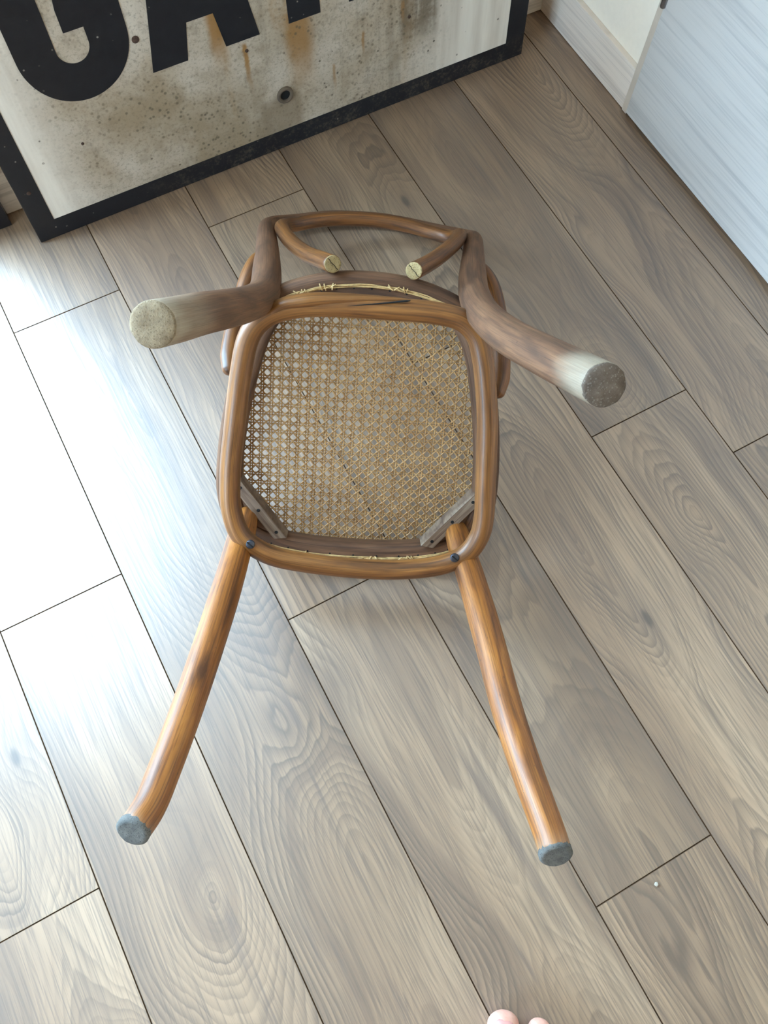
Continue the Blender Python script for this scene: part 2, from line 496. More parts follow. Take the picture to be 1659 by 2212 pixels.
def catmull(pts, n_per=8, closed=False):
    P = [Vector(p) for p in pts]
    out = []
    N = len(P)
    segs = N if closed else N - 1
    for i in range(segs):
        if closed:
            p0, p1, p2, p3 = P[(i - 1) % N], P[i], P[(i + 1) % N], P[(i + 2) % N]
        else:
            p1, p2 = P[i], P[i + 1]
            p0 = P[i - 1] if i > 0 else p1 * 2 - p2
            p3 = P[i + 2] if i + 2 < N else p2 * 2 - p1
        t0 = 0.0
        t1 = max((p1 - p0).length ** 0.5, 1e-4)
        t2 = t1 + max((p2 - p1).length ** 0.5, 1e-4)
        t3 = t2 + max((p3 - p2).length ** 0.5, 1e-4)
        for k in range(n_per):
            t = t1 + (t2 - t1) * k / n_per
            a1 = p0 * ((t1 - t) / (t1 - t0)) + p1 * ((t - t0) / (t1 - t0))
            a2 = p1 * ((t2 - t) / (t2 - t1)) + p2 * ((t - t1) / (t2 - t1))
            a3 = p2 * ((t3 - t) / (t3 - t2)) + p3 * ((t - t2) / (t3 - t2))
            b1 = a1 * ((t2 - t) / (t2 - t0)) + a2 * ((t - t0) / (t2 - t0))
            b2 = a2 * ((t3 - t) / (t3 - t1)) + a3 * ((t - t1) / (t3 - t1))
            out.append(b1 * ((t2 - t) / (t2 - t1)) + b2 * ((t - t1) / (t2 - t1)))
    if not closed:
        out.append(P[-1])
    return out


def interp(tab, x):
    if x <= tab[0][0]:
        return tab[0][1]
    for (a, va), (b, vb) in zip(tab, tab[1:]):
        if x <= b:
            return va + (vb - va) * (x - a) / (b - a)
    return tab[-1][1]


def tube(name, path, radius, mat, parent=None, sides=24, closed=False, v0=0.0, cap0='round', cap1='round',
         squash=None, ref=(0, 0, 1), build=True, loopv=None):
    """Round bar along path. radius: number or table [(fraction, radius)...]. caps: 'round', 'flat', None."""
    n = len(path)
    L = [0.0]
    for i in range(1, n):
        L.append(L[-1] + (path[i] - path[i - 1]).length)
    tot = L[-1] + ((path[0] - path[-1]).length if closed else 0)
    rad = (lambda s: radius) if isinstance(radius, (int, float)) else (lambda s: interp(radius, s / tot))
    V, F, UV = [], [], []
    up = Vector(ref)

    def frame(i):
        if closed:
            t = (path[(i + 1) % n] - path[i - 1]).normalized()
        elif i == 0:
            t = (path[1] - path[0]).normalized()
        elif i == n - 1:
            t = (path[-1] - path[-2]).normalized()
        else:
            t = (path[i + 1] - path[i - 1]).normalized()
        return t
    if closed and loopv:
        L = [l * loopv / tot for l in L]
    rings = []
    t0 = frame(0)
    a = (up - t0 * up.dot(t0))
    if a.length < 0.05:
        a = Vector((1, 0, 0)) - t0 * t0.x
    a.normalize()
    specs = []                       # (centre, tangent, scale radius, v)
    for i in range(n):
        specs.append((path[i], frame(i), rad(L[i]), L[i] + v0))
    if not closed:
        if cap0 == 'round':
            c, t, r, v = specs[0]
            specs = [(c - t * r * math.sin(q) * 0.8, t, r * math.cos(q), v - r * q) for q in (1.5, 1.1, 0.7, 0.35)] + specs
        elif cap0 == 'flat':
            c, t, r, v = specs[0]
            specs = [(c - t * 0.0015, t, r * 0.95, v)] + specs
        if cap1 == 'round':
            c, t, r, v = specs[-1]
            specs = specs + [(c + t * r * math.sin(q) * 0.8, t, r * math.cos(q), v + r * q) for q in (0.35, 0.7, 1.1, 1.5)]
        elif cap1 == 'flat':
            c, t, r, v = specs[-1]
            specs = specs + [(c + t * 0.0015, t, r * 0.95, v)]
    for (c, t, r, v) in specs:
        a = a - t * a.dot(t)
        a.normalize()
        b = t.cross(a)
        rings.append(v)
        for k in range(sides):
            q = 2 * math.pi * k / sides
            sa, sb = (1, 1) if squash is None else squash
            V.append(c + a * (math.cos(q) * r * sa) + b * (math.sin(q) * r * sb))
    m = len(specs)
    for i in range(m if closed else m - 1):
        j = (i + 1) % m
        vi = rings[i]
        vj = rings[j] if j else (loopv or rings[i] + (path[0] - path[-1]).length)
        for k in range(sides):
            k2 = (k + 1) % sides
            F.append((i * sides + k, i * sides + k2, j * sides + k2, j * sides + k))
            u0, u1 = k / sides, (k + 1) / sides
            UV.append(((u0, vi), (u1, vi), (u1, vj), (u0, vj)))
    if not closed:
        F.append(tuple(reversed(range(sides))))
        UV.append(tuple((k / sides, rings[0]) for k in range(sides)))
        F.append(tuple((m - 1) * sides + k for k in range(sides)))
        UV.append(tuple((k / sides, rings[-1]) for k in range(sides)))
    if not build:
        return V, F, UV
    return mesh_obj(name, V, F, mat, parent, True, UV)


def disc(name, c, t, r, depth, mat, parent, sides=28, dome=0.0, rough=0.0, hollow=0.0, bev=0.12):
    """Short solid plug: axis t from c - t*depth to c, optional dome or dish on the outer face."""
    t = Vector(t).normalized()
    a = t.orthogonal().normalized()
    b = t.cross(a)
    c = Vector(c)
    rows = [(-depth, 1.0), (-depth * bev * 2, 1.0), (0, 1 - bev), (dome * 0.6 - hollow * 0.4, 0.72), (dome * 0.9 - hollow, 0.4), (dome - hollow, 0.12)]
    V, F = [], []
    rr = random.Random(int(c.x * 1e5) + int(c.y * 1e4))
    for h, s in rows:
        for k in range(sides):
            q = 2 * math.pi * k / sides
            w = 1 + rough * rr.uniform(-1, 1)
            V.append(c + t * (h + rough * 0.02 * rr.uniform(-1, 1) * (0 if s == 1 else 1)) + (a * math.cos(q) + b * math.sin(q)) * (r * s * w))
    for i in range(len(rows) - 1):
        for k in range(sides):
            k2 = (k + 1) % sides
            F.append((i * sides + k, i * sides + k2, (i + 1) * sides + k2, (i + 1) * sides + k))
    F.append(tuple(reversed(range(sides))))
    F.append(tuple((len(rows) - 1) * sides + k for k in range(sides)))
    return mesh_obj(name, V, F, mat, parent, True)


def struct(o):
    o['kind'] = 'structure'
    return o


def tag(o, label, cat, group=None):
    o['label'] = label
    o['category'] = cat
    if group:
        o['group'] = group
    return o


def empty(name, loc=(0, 0, 0)):
    o = bpy.data.objects.new(name, None)
    o.empty_display_size = 0.05
    o.location = loc
    COL.objects.link(o)
    return o


# ------------------------------------------------------------------ floor
floor = struct(boxes('floor', [(XL - 0.2, XR + 0.1, YF - 0.2, YB + 0.02, -0.10, -0.0085)], M['sub']))
X0 = -0.345099
JOINT = {-1: 0.1066, 0: 0.5015, 1: 0.9850, 2: 0.3170, 3: 1.0360, 4: 0.617, 5: 0.3587, 6: 0.2258, 7: 0.030}
plank_cache = {}


def plank_mesh(w, l):
    key = (round(w, 4), round(l, 4))
    if key in plank_cache:
        return plank_cache[key]
    g, c, h = 0.00030, 0.0009, 0.008
    V = []
    for (ins, z) in ((g, -h), (g, -c), (g + c * 0.8, 0.0)):
        V += [(ins, ins, z), (w - ins, ins, z), (w - ins, l - ins, z), (ins, l - ins, z)]
    F = [(3, 2, 1, 0), (8, 9, 10, 11)]
    for i in (0, 1):
        for k in range(4):
            k2 = (k + 1) % 4
            F.append((i * 4 + k, i * 4 + k2, i * 4 + 4 + k2, i * 4 + 4 + k))
    me = bpy.data.meshes.new('plank')
    me.from_pydata(V, [], F)
    me.materials.append(M['floor'])
    me.materials.append(M['seam'])
    for p in me.polygons:
        p.material_index = 0 if p.normal.z > 0.99 else 1
    me.update()
    plank_cache[key] = me
    return me


rp = random.Random(3)
for k in range(-12, 8):
    xa = X0 + k * PW
    xb = min(xa + PW, XR + 0.02)
    j = JOINT.get(k, rp.uniform(0, PL))
    while j > YF:
        j -= PL
    while j < YB:
        ya, yb = max(j, YF - 0.1), min(j + PL, YB + 0.01)
        if yb - ya > 0.03:
            pl = bpy.data.objects.new('plank', plank_mesh(xb - xa, yb - ya))
            pl.location = (xa, ya, 0)
            COL.objects.link(pl)
            pl.parent = floor
        j += PL

# ------------------------------------------------------------------ walls, ceiling, trim
T_ = 0.16
struct(boxes('wall_back', [(GD[1], XR + T_, YB, YB + T_, -0.05, ZC), (XL - T_, GD[0], YB, YB + T_, -0.05, ZC),
                           (GD[0], GD[1], YB, YB + T_, GD[3], ZC)], M['wall']))
DR = (0.060, 0.911)                         # white door: y0 y1 on the right wall
struct(boxes('wall_right', [(XR, XR + T_, YF - T_, YB + T_, -0.05, ZC)], M['wall']))
struct(boxes('wall_left', [(XL - T_, XL, YF - T_, LW[0], -0.05, ZC), (XL - T_, XL, LW[1], YB + T_, -0.05, ZC),
                           (XL - T_, XL, LW[0], LW[1], -0.05, LW[2]), (XL - T_, XL, LW[0], LW[1], LW[3], ZC)], M['wall2']))
struct(boxes('wall_front', [(XL - T_, XR + T_, YF - T_, YF, -0.05, ZC)], M['wall2']))
struct(boxes('ceiling', [(XL - T_, XR + T_, YF - T_, YB + T_, ZC, ZC + 0.1)], M['ceil']))
BH = 0.090
struct(boxes('baseboard_right', [(1.063, XR, 0.928, 1.228, 0.0012, BH)], M['skirt_y'], bevel=0.0025))
struct(boxes('baseboard_back', [(-0.079, XR, 1.228, YB, 0.0012, BH)], M['skirt_x'], bevel=0.0025))
struct(boxes('baseboard_left', [(XL, XL + 0.012, YF, YB, 0.0012, BH)], M['skirt_y'], bevel=0.0025))

# white wood-grain door in the right wall
door = struct(boxes('door_1', [(1.0572, 1.0740, DR[0], DR[1], 0.009, 2.03)], M['door'], bevel=0.0012))
door['label'] = 'white wood-grain door leaf reaching the floor in the right wall'
boxes('door_jamb', [(1.0610, 1.0749, 0.9130, 0.9270, 0.0012, 2.06), (1.0610, 1.0749, DR[0] - 0.016, DR[0] - 0.002, 0.0012, 2.06),
                    (1.0610, 1.0749, DR[0] - 0.016, 0.9270, 2.032, 2.06)], M['jamb'], door, bevel=0.001)
for hz in (0.232, 1.72):
    hp = [Vector((1.0560, 0.9125, hz + 0.0)), Vector((1.0560, 0.9125, hz + 0.09))]
    tube('hinge', hp, 0.0055, M['steel'], door, 16)
tube('door_handle', catmull([(1.056, 0.12, 1.0), (1.02, 0.12, 1.0), (1.01, 0.14, 1.0), (1.01, 0.24, 1.0)], 6), 0.009, M['steel'], door, 14)
disc('handle_rose', (1.051, 0.12, 1.0), (-1, 0, 0), 0.026, 0.008, M['steel'], door)

# black glazed door in the back wall
gf = boxes('door_2', [(GD[1] - 0.070, -0.079, 1.2015, YB + 0.03, 0.0012, GD[3]),
                      (GD[0] - 0.006, GD[0] + 0.070, 1.2015, YB + 0.03, 0.0012, GD[3]),
                      (GD[0] + 0.070, GD[1] - 0.070, 1.2015, YB + 0.03, 0.0012, 0.085),
                      (GD[0] + 0.070, GD[1] - 0.070, 1.2015, YB + 0.03, GD[3] - 0.075, GD[3])], M['black_alu'], bevel=0.0015)
struct(gf)
gf['label'] = 'black framed glazed door at the left end of the back wall'
boxes('pane', [(GD[0] + 0.066, GD[1] - 0.066, 1.2230, 1.2290, 0.081, GD[3] - 0.071)], M['glass'], gf)
tube('door_handle', catmull([(GD[0] + 0.035, 1.201, 1.02), (GD[0] + 0.035, 1.165, 1.02), (GD[0] + 0.05, 1.158, 1.02), (GD[0] + 0.15, 1.158, 1.02)], 6), 0.009, M['steel'], gf, 14)

# unseen window added in the left wall for fill light
wm = (LW[0] + LW[1]) / 2
wx = (XL - 0.09, XL - 0.03)
wf = boxes('added_window_1', [wx + (LW[0], LW[0] + 0.06, LW[2], LW[3]), wx + (LW[1] - 0.06, LW[1], LW[2], LW[3]),
                        wx + (LW[0] + 0.06, LW[1] - 0.06, LW[2], LW[2] + 0.06), wx + (LW[0] + 0.06, LW[1] - 0.06, LW[3] - 0.06, LW[3]),
                        wx + (wm - 0.03, wm + 0.03, LW[2] + 0.06, LW[3] - 0.06)], M['ceil'], bevel=0.002)
struct(wf)
for a, b in ((LW[0] + 0.055, wm - 0.025), (wm + 0.025, LW[1] - 0.055)):
    boxes('pane', [(XL - 0.063, XL - 0.057, a, b, LW[2] + 0.055, LW[3] - 0.055)], M['glass'], wf)
struct(boxes('trim_1', [(XL - 0.03, XL + 0.05, LW[0] - 0.04, LW[1] + 0.04, LW[2] - 0.03, LW[2])], M['ceil'], bevel=0.003))  # sill of the added window
struct(boxes('terrace', [(-12, 12, YB + T_, 14, -0.20, -0.06), (-14, XL - T_, -12, YB + T_, -0.20, -0.06)], M['stone']))

# ------------------------------------------------------------------ enamel sign
SX, SY, SLEAN = -0.046, 1.141, math.radians(4.4)
SW, SH, SD = 1.0078, 0.80, 0.012
sign = empty('enamel_sign', (SX, SY, 0.0018))
sign.rotation_euler = (-SLEAN, 0, 0)
tag(sign, 'large weathered white metal sign with black border and letters, leaning on back wall', 'sign')
sheet = boxes('sheet', [(0, SW, 0.0, SD, 0, SH)], M['signw'], sign, bevel=0.0008)
for ex in (-0.0008, SW):
    boxes('sheet_edge', [(ex, ex + 0.0008, 0.0012, SD, 0, SH)], M['signe'], sheet)
BW = 0.037
boxes('border', [(0, SW, -0.0008, 0.0, 0, BW), (0, SW, -0.0008, 0.0, SH - BW, SH), (0, BW + 0.001, -0.0008, 0.0, BW, SH - BW), (SW - BW - 0.004, SW, -0.0008, 0.0, BW, SH - BW)], M['signb'], sign)


def flat_letter(loops_outer, holes=()):
    """Extruded flat letter in the sign plane; outline lists of (s, h)."""
    cu = bpy.data.curves.new('letter', 'CURVE')
    cu.dimensions = '2D'
    cu.fill_mode = 'BOTH'
    cu.extrude = 0.0005
    for lp in (loops_outer,) + tuple(holes):
        sp = cu.splines.new('POLY')
        sp.points.add(len(lp) - 1)
        for p, (s, h) in zip(sp.points, lp):
            p.co = (s, h, 0, 1)
        sp.use_cyclic_u = True
    tmp = bpy.data.objects.new('tmp', cu)
    COL.objects.link(tmp)
    bpy.context.view_layer.update()
    dg = bpy.context.evaluated_depsgraph_get()
    me = bpy.data.meshes.new_from_object(tmp.evaluated_get(dg))
    bpy.data.objects.remove(tmp)
    for v in me.vertices:
        s, h, d = v.co
        v.co = (s, -0.0005 - d, h)
    me.materials.clear()
    o = link('letter', me, M['signb'], sign)
    return o


def arc(cx, cz, rx, rz, a0, a1, n=40):
    return [(cx + rx * math.cos(math.radians(a0 + (a1 - a0) * i / n)), cz + rz * math.sin(math.radians(a0 + (a1 - a0) * i / n))) for i in range(n + 1)]


B0, B1 = 0.232, 0.572
# G
gx0, gx1, gi0, gi1 = 0.089, 0.2605, 0.149, 0.200
gc = (gx0 + gx1) / 2
ic = (gi0 + gi1) / 2
G = arc(gc, B1 - 0.082, (gx1 - gx0) / 2, 0.086, 0, 180) + arc(gc, B0 + 0.085, (gx1 - gx0) / 2, 0.089, 180, 360)
G += [(gx1, 0.420), (0.176, 0.420), (0.169, 0.372), (0.169, 0.338), (gi1, 0.338), (gi1, 0.3145)]
G += arc(ic, 0.3145, (gi1 - gi0) / 2, 0.0255, 0, -180) + arc(ic, B1 - 0.085, (gi1 - gi0) / 2, 0.0255, 180, 0) + [(gi1, B1 - 0.115), (gx1, B1 - 0.115)]
flat_letter(G)
# A
flat_letter([(0.280, B0), (0.340, B0), (0.351, 0.292), (0.396, 0.292), (0.407, B0), (0.467, B0), (0.407, B1), (0.340, B1)],
            ([(0.3605, 0.343), (0.3865, 0.343), (0.3735, 0.455)],))
# R
flat_letter([(0.520, B0), (0.578, B0), (0.578, 0.372), (0.602, 0.372), (0.632, B0), (0.692, B0), (0.660, 0.385)] + arc(0.618, 0.477, 0.068, 0.095, -45, 90) + [(0.520, B1)],
            ([(0.578, 0.422)] + arc(0.606, 0.472, 0.024, 0.050, -90, 90) + [(0.578, 0.522)],))

# grommet with dark hole, rusty rivets
tube('grommet', [Vector((0.496 + 0.0125 * math.cos(q * math.pi / 14), -0.0012, 0.107 + 0.0125 * math.sin(q * math.pi / 14))) for q in range(28)], 0.0035, M['signe'], sign, 10, True, ref=(0, 1, 0))
disc('grommet_hole', (0.496, -0.0010, 0.107), (0, -1, 0), 0.0105, 0.004, M['hole'], sign)
for (s, h, r) in ((0.268, 0.293, 0.006), (0.134, 0.157, 0.0025), (0.440, 0.212, 0.003), (0.748, 0.166, 0.003), (0.020, 0.105, 0.004)):
    disc('rivet', (s, -0.0013, h), (0, -1, 0), r, 0.003, M['rustm'], sign, 14, dome=0.0008)

# ------------------------------------------------------------------ upturned bentwood chair
chair = empty('bentwood_chair')
chair.matrix_world = Matrix(((-0.8604619, 0.4081255, 0.3050229, 0.2484176),
                             (0.5067283, 0.6229428, 0.5959603, 0.4734111),
                             (0.0532147, 0.6673649, -0.7428273, 0.1798793 + 0.0008),
                             (0, 0, 0, 1)))
tag(chair, 'old brown bentwood chair with cane seat lying upside down on the plank floor', 'chair')

# --- seat frame (underside z = 0, upper side z = 0.034)
out_half = [(0.0, -0.222), (0.070, -0.2195), (0.128, -0.210), (0.168, -0.192), (0.193, -0.160), (0.2045, -0.118), (0.2055, -0.080), (0.2005, -0.0215),
            (0.189, 0.0465), (0.171, 0.115), (0.152, 0.153), (0.128, 0.1785), (0.092, 0.1945), (0.050, 0.2045), (0.0, 0.2080)]
outl = out_half + [(-x, y) for x, y in reversed(out_half[1:-1])]
OUT = [Vector((p.x, p.y, 0)) for p in catmull([(x, y, 0) for x, y in outl], 6, True)]
NS = len(OUT)
cxy = Vector((0, -0.010, 0))
NRM = []
for i in range(NS):
    t = (OUT[(i + 1) % NS] - OUT[i - 1]).normalized()
    nn = Vector((t.y, -t.x, 0))
    if nn.dot(OUT[i] - cxy) > 0:
        nn = -nn
    NRM.append(nn)


def inset(i, d):
    return OUT[i] + NRM[i] * d


prof = [(0.0145, 0.0), (0.0055, 0.0012), (0.0012, 0.007), (0.0, 0.016), (0.0015, 0.027), (0.007, 0.0335), (0.016, 0.0350), (0.030, 0.0345), (0.0355, 0.032), (0.0370, 0.027),
        (0.0375, 0.012), (0.0360, 0.0035), (0.0330, 0.0008), (0.0275, 0.0), (0.0200, 0.0), (0.0197, 0.0040), (0.0163, 0.0040), (0.0160, 0.0)]
V, F, UV = [], [], []
s_acc = [0.0]
for i in range(1, NS + 1):
    s_acc.append(s_acc[-1] + (OUT[i % NS] - OUT[i - 1]).length)
m_ = len(prof)
for i in range(NS):
    for d, z in prof:
        p = inset(i, d)
        V.append((p.x, p.y, z))
for i in range(NS):
    j = (i + 1) % NS
    for k in range(m_):
        k2 = (k + 1) % m_
        F.append((i * m_ + k, i * m_ + k2, j * m_ + k2, j * m_ + k))
        va, vb = s_acc[i] * 1.3 / s_acc[-1], s_acc[i + 1] * 1.3 / s_acc[-1]
        UV.append(((k / m_, va), ((k + 1) / m_, va), ((k + 1) / m_, vb), (k / m_, vb)))
seat = mesh_obj('seat_frame', V, F, M['seat'], chair, True, UV)
seat['label'] = 'dull brown seat rim seen from below'
bm = bmesh.new()
bm.from_mesh(seat.data)
bmesh.ops.recalc_face_normals(bm, faces=bm.faces)
for e in bm.edges:
    if len(e.link_faces) == 2 and e.calc_face_angle(0) > 0.9:
        e.smooth = False
bm.to_mesh(seat.data)
bm.free()

# --- cane weave: paired warp and weft, two diagonals, woven over and under
PITCH, PAIR, CW, CT = 0.0131, 0.0034, 0.0019, 0.0006
ZCANE = 0.0300
INN = [inset(i, 0.036) for i in range(NS)]


def clip_line(p, d):
    """Parameter range where p + t d lies inside the seat opening."""
    ts = []
    for i in range(NS):
        a, b = INN[i], INN[(i + 1) % NS]
        e = b - a
        den = d.x * e.y - d.y * e.x
        if abs(den) < 1e-9:
            continue
        w = a - p
        t = (w.x * e.y - w.y * e.x) / den
        u = (w.x * d.y - w.y * d.x) / den
        if 0 <= u < 1:
            ts.append(t)
    return (min(ts), max(ts)) if len(ts) >= 2 else None


CV, CF = [], []


def ribbon(p, d, zfun, w=CW, step=0.00354):
    r = clip_line(p, d)
    if r is None or r[1] - r[0] < 0.01:
        return
    t0, t1 = r[0] - 0.004, r[1] + 0.004
    n = max(2, int((t1 - t0) / step))
    side = Vector((-d.y, d.x, 0)) * (w / 2)
    base = len(CV)
    for i in range(n + 1):
        t = t0 + (t1 - t0) * i / n
        c = p + d * t
        z = zfun(t)
        for (sx, dz) in ((-1, 0), (-0.5, -CT), (0.5, -CT), (1, 0), (0, CT * 0.4)):
            q = c + side * sx
            CV.append((q.x, q.y, ZCANE + z + dz))
    for i in range(n):
        for k in range(5):
            k2 = (k + 1) % 5
            CF.append((base + i * 5 + k, base + i * 5 + k2, base + i * 5 + 5 + k2, base + i * 5 + 5 + k))


A = 0.00075
w2 = 2 * math.pi / PITCH
nx = int(0.21 / PITCH) + 1
ny = int(0.23 / PITCH) + 1
for i in range(-nx, nx + 1):
    for s in (-1, 1):
        x = i * PITCH + s * PAIR / 2
        ribbon(Vector((x, 0, 0)), Vector((0, 1, 0)), lambda t, s=s: 0.0010 * (1 if s > 0 else -0.2) + A * 0.5 * s * math.cos(w2 * t))
for j in range(-ny, ny + 1):
    for s in (-1, 1):
        y = j * PITCH + s * PAIR / 2
        ribbon(Vector((0, y, 0)), Vector((1, 0, 0)), lambda t, s=s: 0.0004 + A * 1.2 * s * math.cos(w2 * t))
r2 = math.sqrt(2)
for i in range(-nx - ny, nx + ny + 1):
    ribbon(Vector(((i + 0.5) * PITCH, 0, 0)), Vector((1, 1, 0)).normalized(), lambda t: -0.0008 + A * 1.5 * math.sin(w2 * t / r2), 0.0020)
    ribbon(Vector(((i + 0.5) * PITCH, 0, 0)), Vector((1, -1, 0)).normalized(), lambda t: -0.0010 - A * 1.5 * math.sin(w2 * t / r2), 0.0020)
cane = mesh_obj('cane_weave', CV, CF, M['cane'], chair, False)
cane['kind'] = 'stuff'
cane['label'] = 'tan woven cane panel with octagonal holes'

# --- binding cane and stitch holes in the groove on the underside
BV, BF = [], []
rb = random.Random(5)
for strand in range(3):
    pts = []
    for i in range(0, NS, 2):
        p = inset(i, 0.0180 + (strand - 1) * 0.0013 + rb.uniform(-0.0006, 0.0006))
        pts.append(Vector((p.x, p.y, -0.0002 + 0.0010 * math.sin(i * 0.9 + strand * 2) + rb.uniform(-0.0005, 0.0006))))
    v, f, _ = tube('x', pts, 0.00095, None, None, 6, True, build=False)
    k = len(BV)
    BV += v
    BF += [tuple(a + k for a in q) for q in f]
for (ang, n) in ((98, 7), (62, 5), (70, 6), (262, 8), (248, 5), (285, 5)):          # loose knots
    i0 = min(range(NS), key=lambda i: abs((math.degrees(math.atan2(OUT[i].y, OUT[i].x)) % 360) - ang))
    for q in range(n):
        c = inset((i0 + q // 2) % NS, 0.0175)
        dirv = Vector((rb.uniform(-1, 1), rb.uniform(-1, 1), rb.uniform(-0.3, 0.1))).normalized() * 0.004
        cc = Vector((c.x + rb.uniform(-0.003, 0.003), c.y + rb.uniform(-0.001, 0.001), -0.0014))
        v, f, _ = tube('x', [cc - dirv, cc + Vector((0, 0, -0.001)), cc + dirv], 0.0009, None, None, 6, build=False)
        k = len(BV)
        BV += v
        BF += [tuple(a + k for a in qq) for qq in f]
bind = mesh_obj('cane_binding', BV, BF, M['bind'], chair, True)
bind['kind'] = 'stuff'
bind['label'] = 'pale cane lacing in the groove under the seat rim'
HV, HF = [], []
for i in range(0, NS, 3):
    p = inset(i, 0.0215)
    k = len(HV)
    for q in range(8):
        HV.append((p.x + 0.0014 * math.cos(q * math.pi / 4), p.y + 0.0014 * math.sin(q * math.pi / 4), -0.0002))
    for q in range(8):
        HV.append((p.x + 0.0014 * math.cos(q * math.pi / 4), p.y + 0.0014 * math.sin(q * math.pi / 4), 0.003))
    HF.append(tuple(reversed(range(k, k + 8))))
    HF += [(k + q, k + (q + 1) % 8, k + 8 + (q + 1) % 8, k + 8 + q) for q in range(8)]
sh = mesh_obj('lacing_hole', HV, HF, M['hole'], seat)
sh['kind'] = 'stuff'

# --- corner blocks at the front legs
for sx in (1, -1):
    a = Vector((sx * 0.1735, -0.0860, 0))
    b = Vector((sx * 0.0990, -0.1770, 0))
    dirv = (b - a).normalized()
    nn = Vector((-dirv.y, dirv.x, 0))
    if nn.dot(Vector((sx, -1, 0))) < 0:
        nn = -nn
    V = []
    for z in (-0.006, 0.026):
        for (p, o_) in ((a, 0), (b, 0), (b - dirv * 0.010, 0.016), (a + dirv * 0.010, 0.016)):
            q = p + nn * o_
            V.append((q.x, q.y, z))
    F = [(0, 1, 2, 3), (7, 6, 5, 4), (0, 4, 5, 1), (1, 5, 6, 2), (2, 6, 7, 3), (3, 7, 4, 0)]
    blk = mesh_obj('corner_block', V, F, M['block'], chair, False, [[(c * 0.3, d) for c, d in ((0, 0), (0, .1), (1, .1), (1, 0))]] * 6)
    bm = bmesh.new()
    bm.from_mesh(blk.data)
    bmesh.ops.recalc_face_normals(bm, faces=bm.faces)
    bmesh.ops.bevel(bm, geom=bm.edges[:], offset=0.0012, segments=2, affect='EDGES', profile=0.7)
    bm.to_mesh(blk.data)
    bm.free()
    for fr in (0.14, 0.5, 0.86):
        c = a + (b - a) * fr + nn * 0.007
        disc('screw_hole', (c.x, c.y, -0.0063), (0, 0, -1), 0.0028, 0.004, M['hole'], blk, 12)
    # triangular web behind the block that the leg is let into
    tri = [(sx * 0.179, -0.088), (sx * 0.101, -0.183), (sx * 0.150, -0.186), (sx * 0.176, -0.160)]
    V = [(x, y, 0.004) for x, y in tri] + [(x, y, 0.022) for x, y in tri]
    F = [(0, 1, 2, 3), (7, 6, 5, 4)] + [(k, (k + 1) % 4, 4 + (k + 1) % 4, 4 + k) for k in range(4)]
    w = mesh_obj('corner_web', V, F, M['seat'], chair, False, [[(0.1, 0), (0.2, .1), (.3, .1), (.3, 0)]] * 6)
    bm = bmesh.new()
    bm.from_mesh(w.data)
    bmesh.ops.recalc_face_normals(bm, faces=bm.faces)
    bm.to_mesh(w.data)
    bm.free()

# --- bentwood stretcher ring with its sprung scarf joint
RZ = -0.0714
ring_pts = [(0.1618, 0.0792), (0.1685, 0.0125), (0.174, -0.0576), (0.1718, -0.1114), (0.1593, -0.1476), (0.1411, -0.1639), (0.1138, -0.1770), (0.0619, -0.1852), (-0.0159, -0.1890),
            (-0.0759, -0.1857), (-0.1269, -0.1746), (-0.1565, -0.1569), (-0.1716, -0.1291), (-0.1747, -0.1011), (-0.1718, -0.0611), (-0.1672, -0.0084), (-0.1628, 0.0355), (-0.1542, 0.0853),
            (-0.1469, 0.1175), (-0.1351, 0.1470), (-0.1150, 0.1640), (-0.0800, 0.1705), (-0.0260, 0.1712), (0.0413, 0.1705), (0.0908, 0.1660), (0.1238, 0.1557), (0.1437, 0.1399), (0.1543, 0.1199)]
ring_pts = ring_pts[23:] + ring_pts[:23]
ring = tube('stretcher_ring', catmull([(x, y, RZ) for x, y in ring_pts], 6, True), 0.0142, M['ring'], chair, 24, True, loopv=RINGL)
ring['label'] = 'round bent ring bracing the four legs'
sp = catmull([(0.130, 0.150, RZ - 0.001), (0.112, 0.166, RZ - 0.002), (0.090, 0.1725, RZ - 0.003), (0.060, 0.1775, RZ - 0.003), (0.010, 0.1815, RZ - 0.003), (-0.040, 0.1840, RZ - 0.003), (-0.052, 0.1842, RZ - 0.002)], 8)
spl = tube('scarf_joint', sp, [(0, 0.011), (0.3, 0.0125), (0.6, 0.0085), (0.92, 0.0035), (1, 0.0010)], M['ring'], ring, 20, squash=(1.15, 0.8))
spl['label'] = 'split end of the ring lifting at the joint'
tube('joint_crack', catmull([(0.0341, 0.1722, -0.0850), (0.0085, 0.1762, -0.0848), (-0.0199, 0.1805, -0.0840), (-0.0381, 0.1835, -0.0830), (-0.0461, 0.1847, -0.0820)], 5),
     [(0, 0.0004), (0.6, 0.0009), (0.95, 0.0013), (1, 0.0006)], M['hole'], ring, 8)
for (x, y) in ((0.1438, -0.1557), (-0.1389, -0.1581)):
    c = Vector((x, y, RZ - 0.0125))
    ax = Vector((-x * 0.8, 0.35 * abs(y), -0.9)).normalized()
    c = Vector((x, y, RZ)) + Vector((0, 0.0, -0.0146))
    ax = Vector((0, 0.15, -1)).normalized()
    scw = disc('screw', c, ax, 0.0062, 0.004, M['screw'], ring, 20, dome=0.0004)
    q = Vector((0.8, 0.6, 0)).normalized() * 0.0056
    sd = Vector((-0.6, 0.8, 0)) * 0.0007
    zt = ax * 0.0010
    V = [c + q + sd + zt, c + q - sd + zt, c - q - sd + zt, c - q + sd + zt]
    V += [v - ax * 0.002 for v in V]
    mesh_obj('screw_slot', V, [(0, 1, 2, 3), (7, 6, 5, 4), (0, 4, 5, 1), (1, 5, 6, 2), (2, 6, 7, 3), (3, 7, 4, 0)], M['hole'], ring)

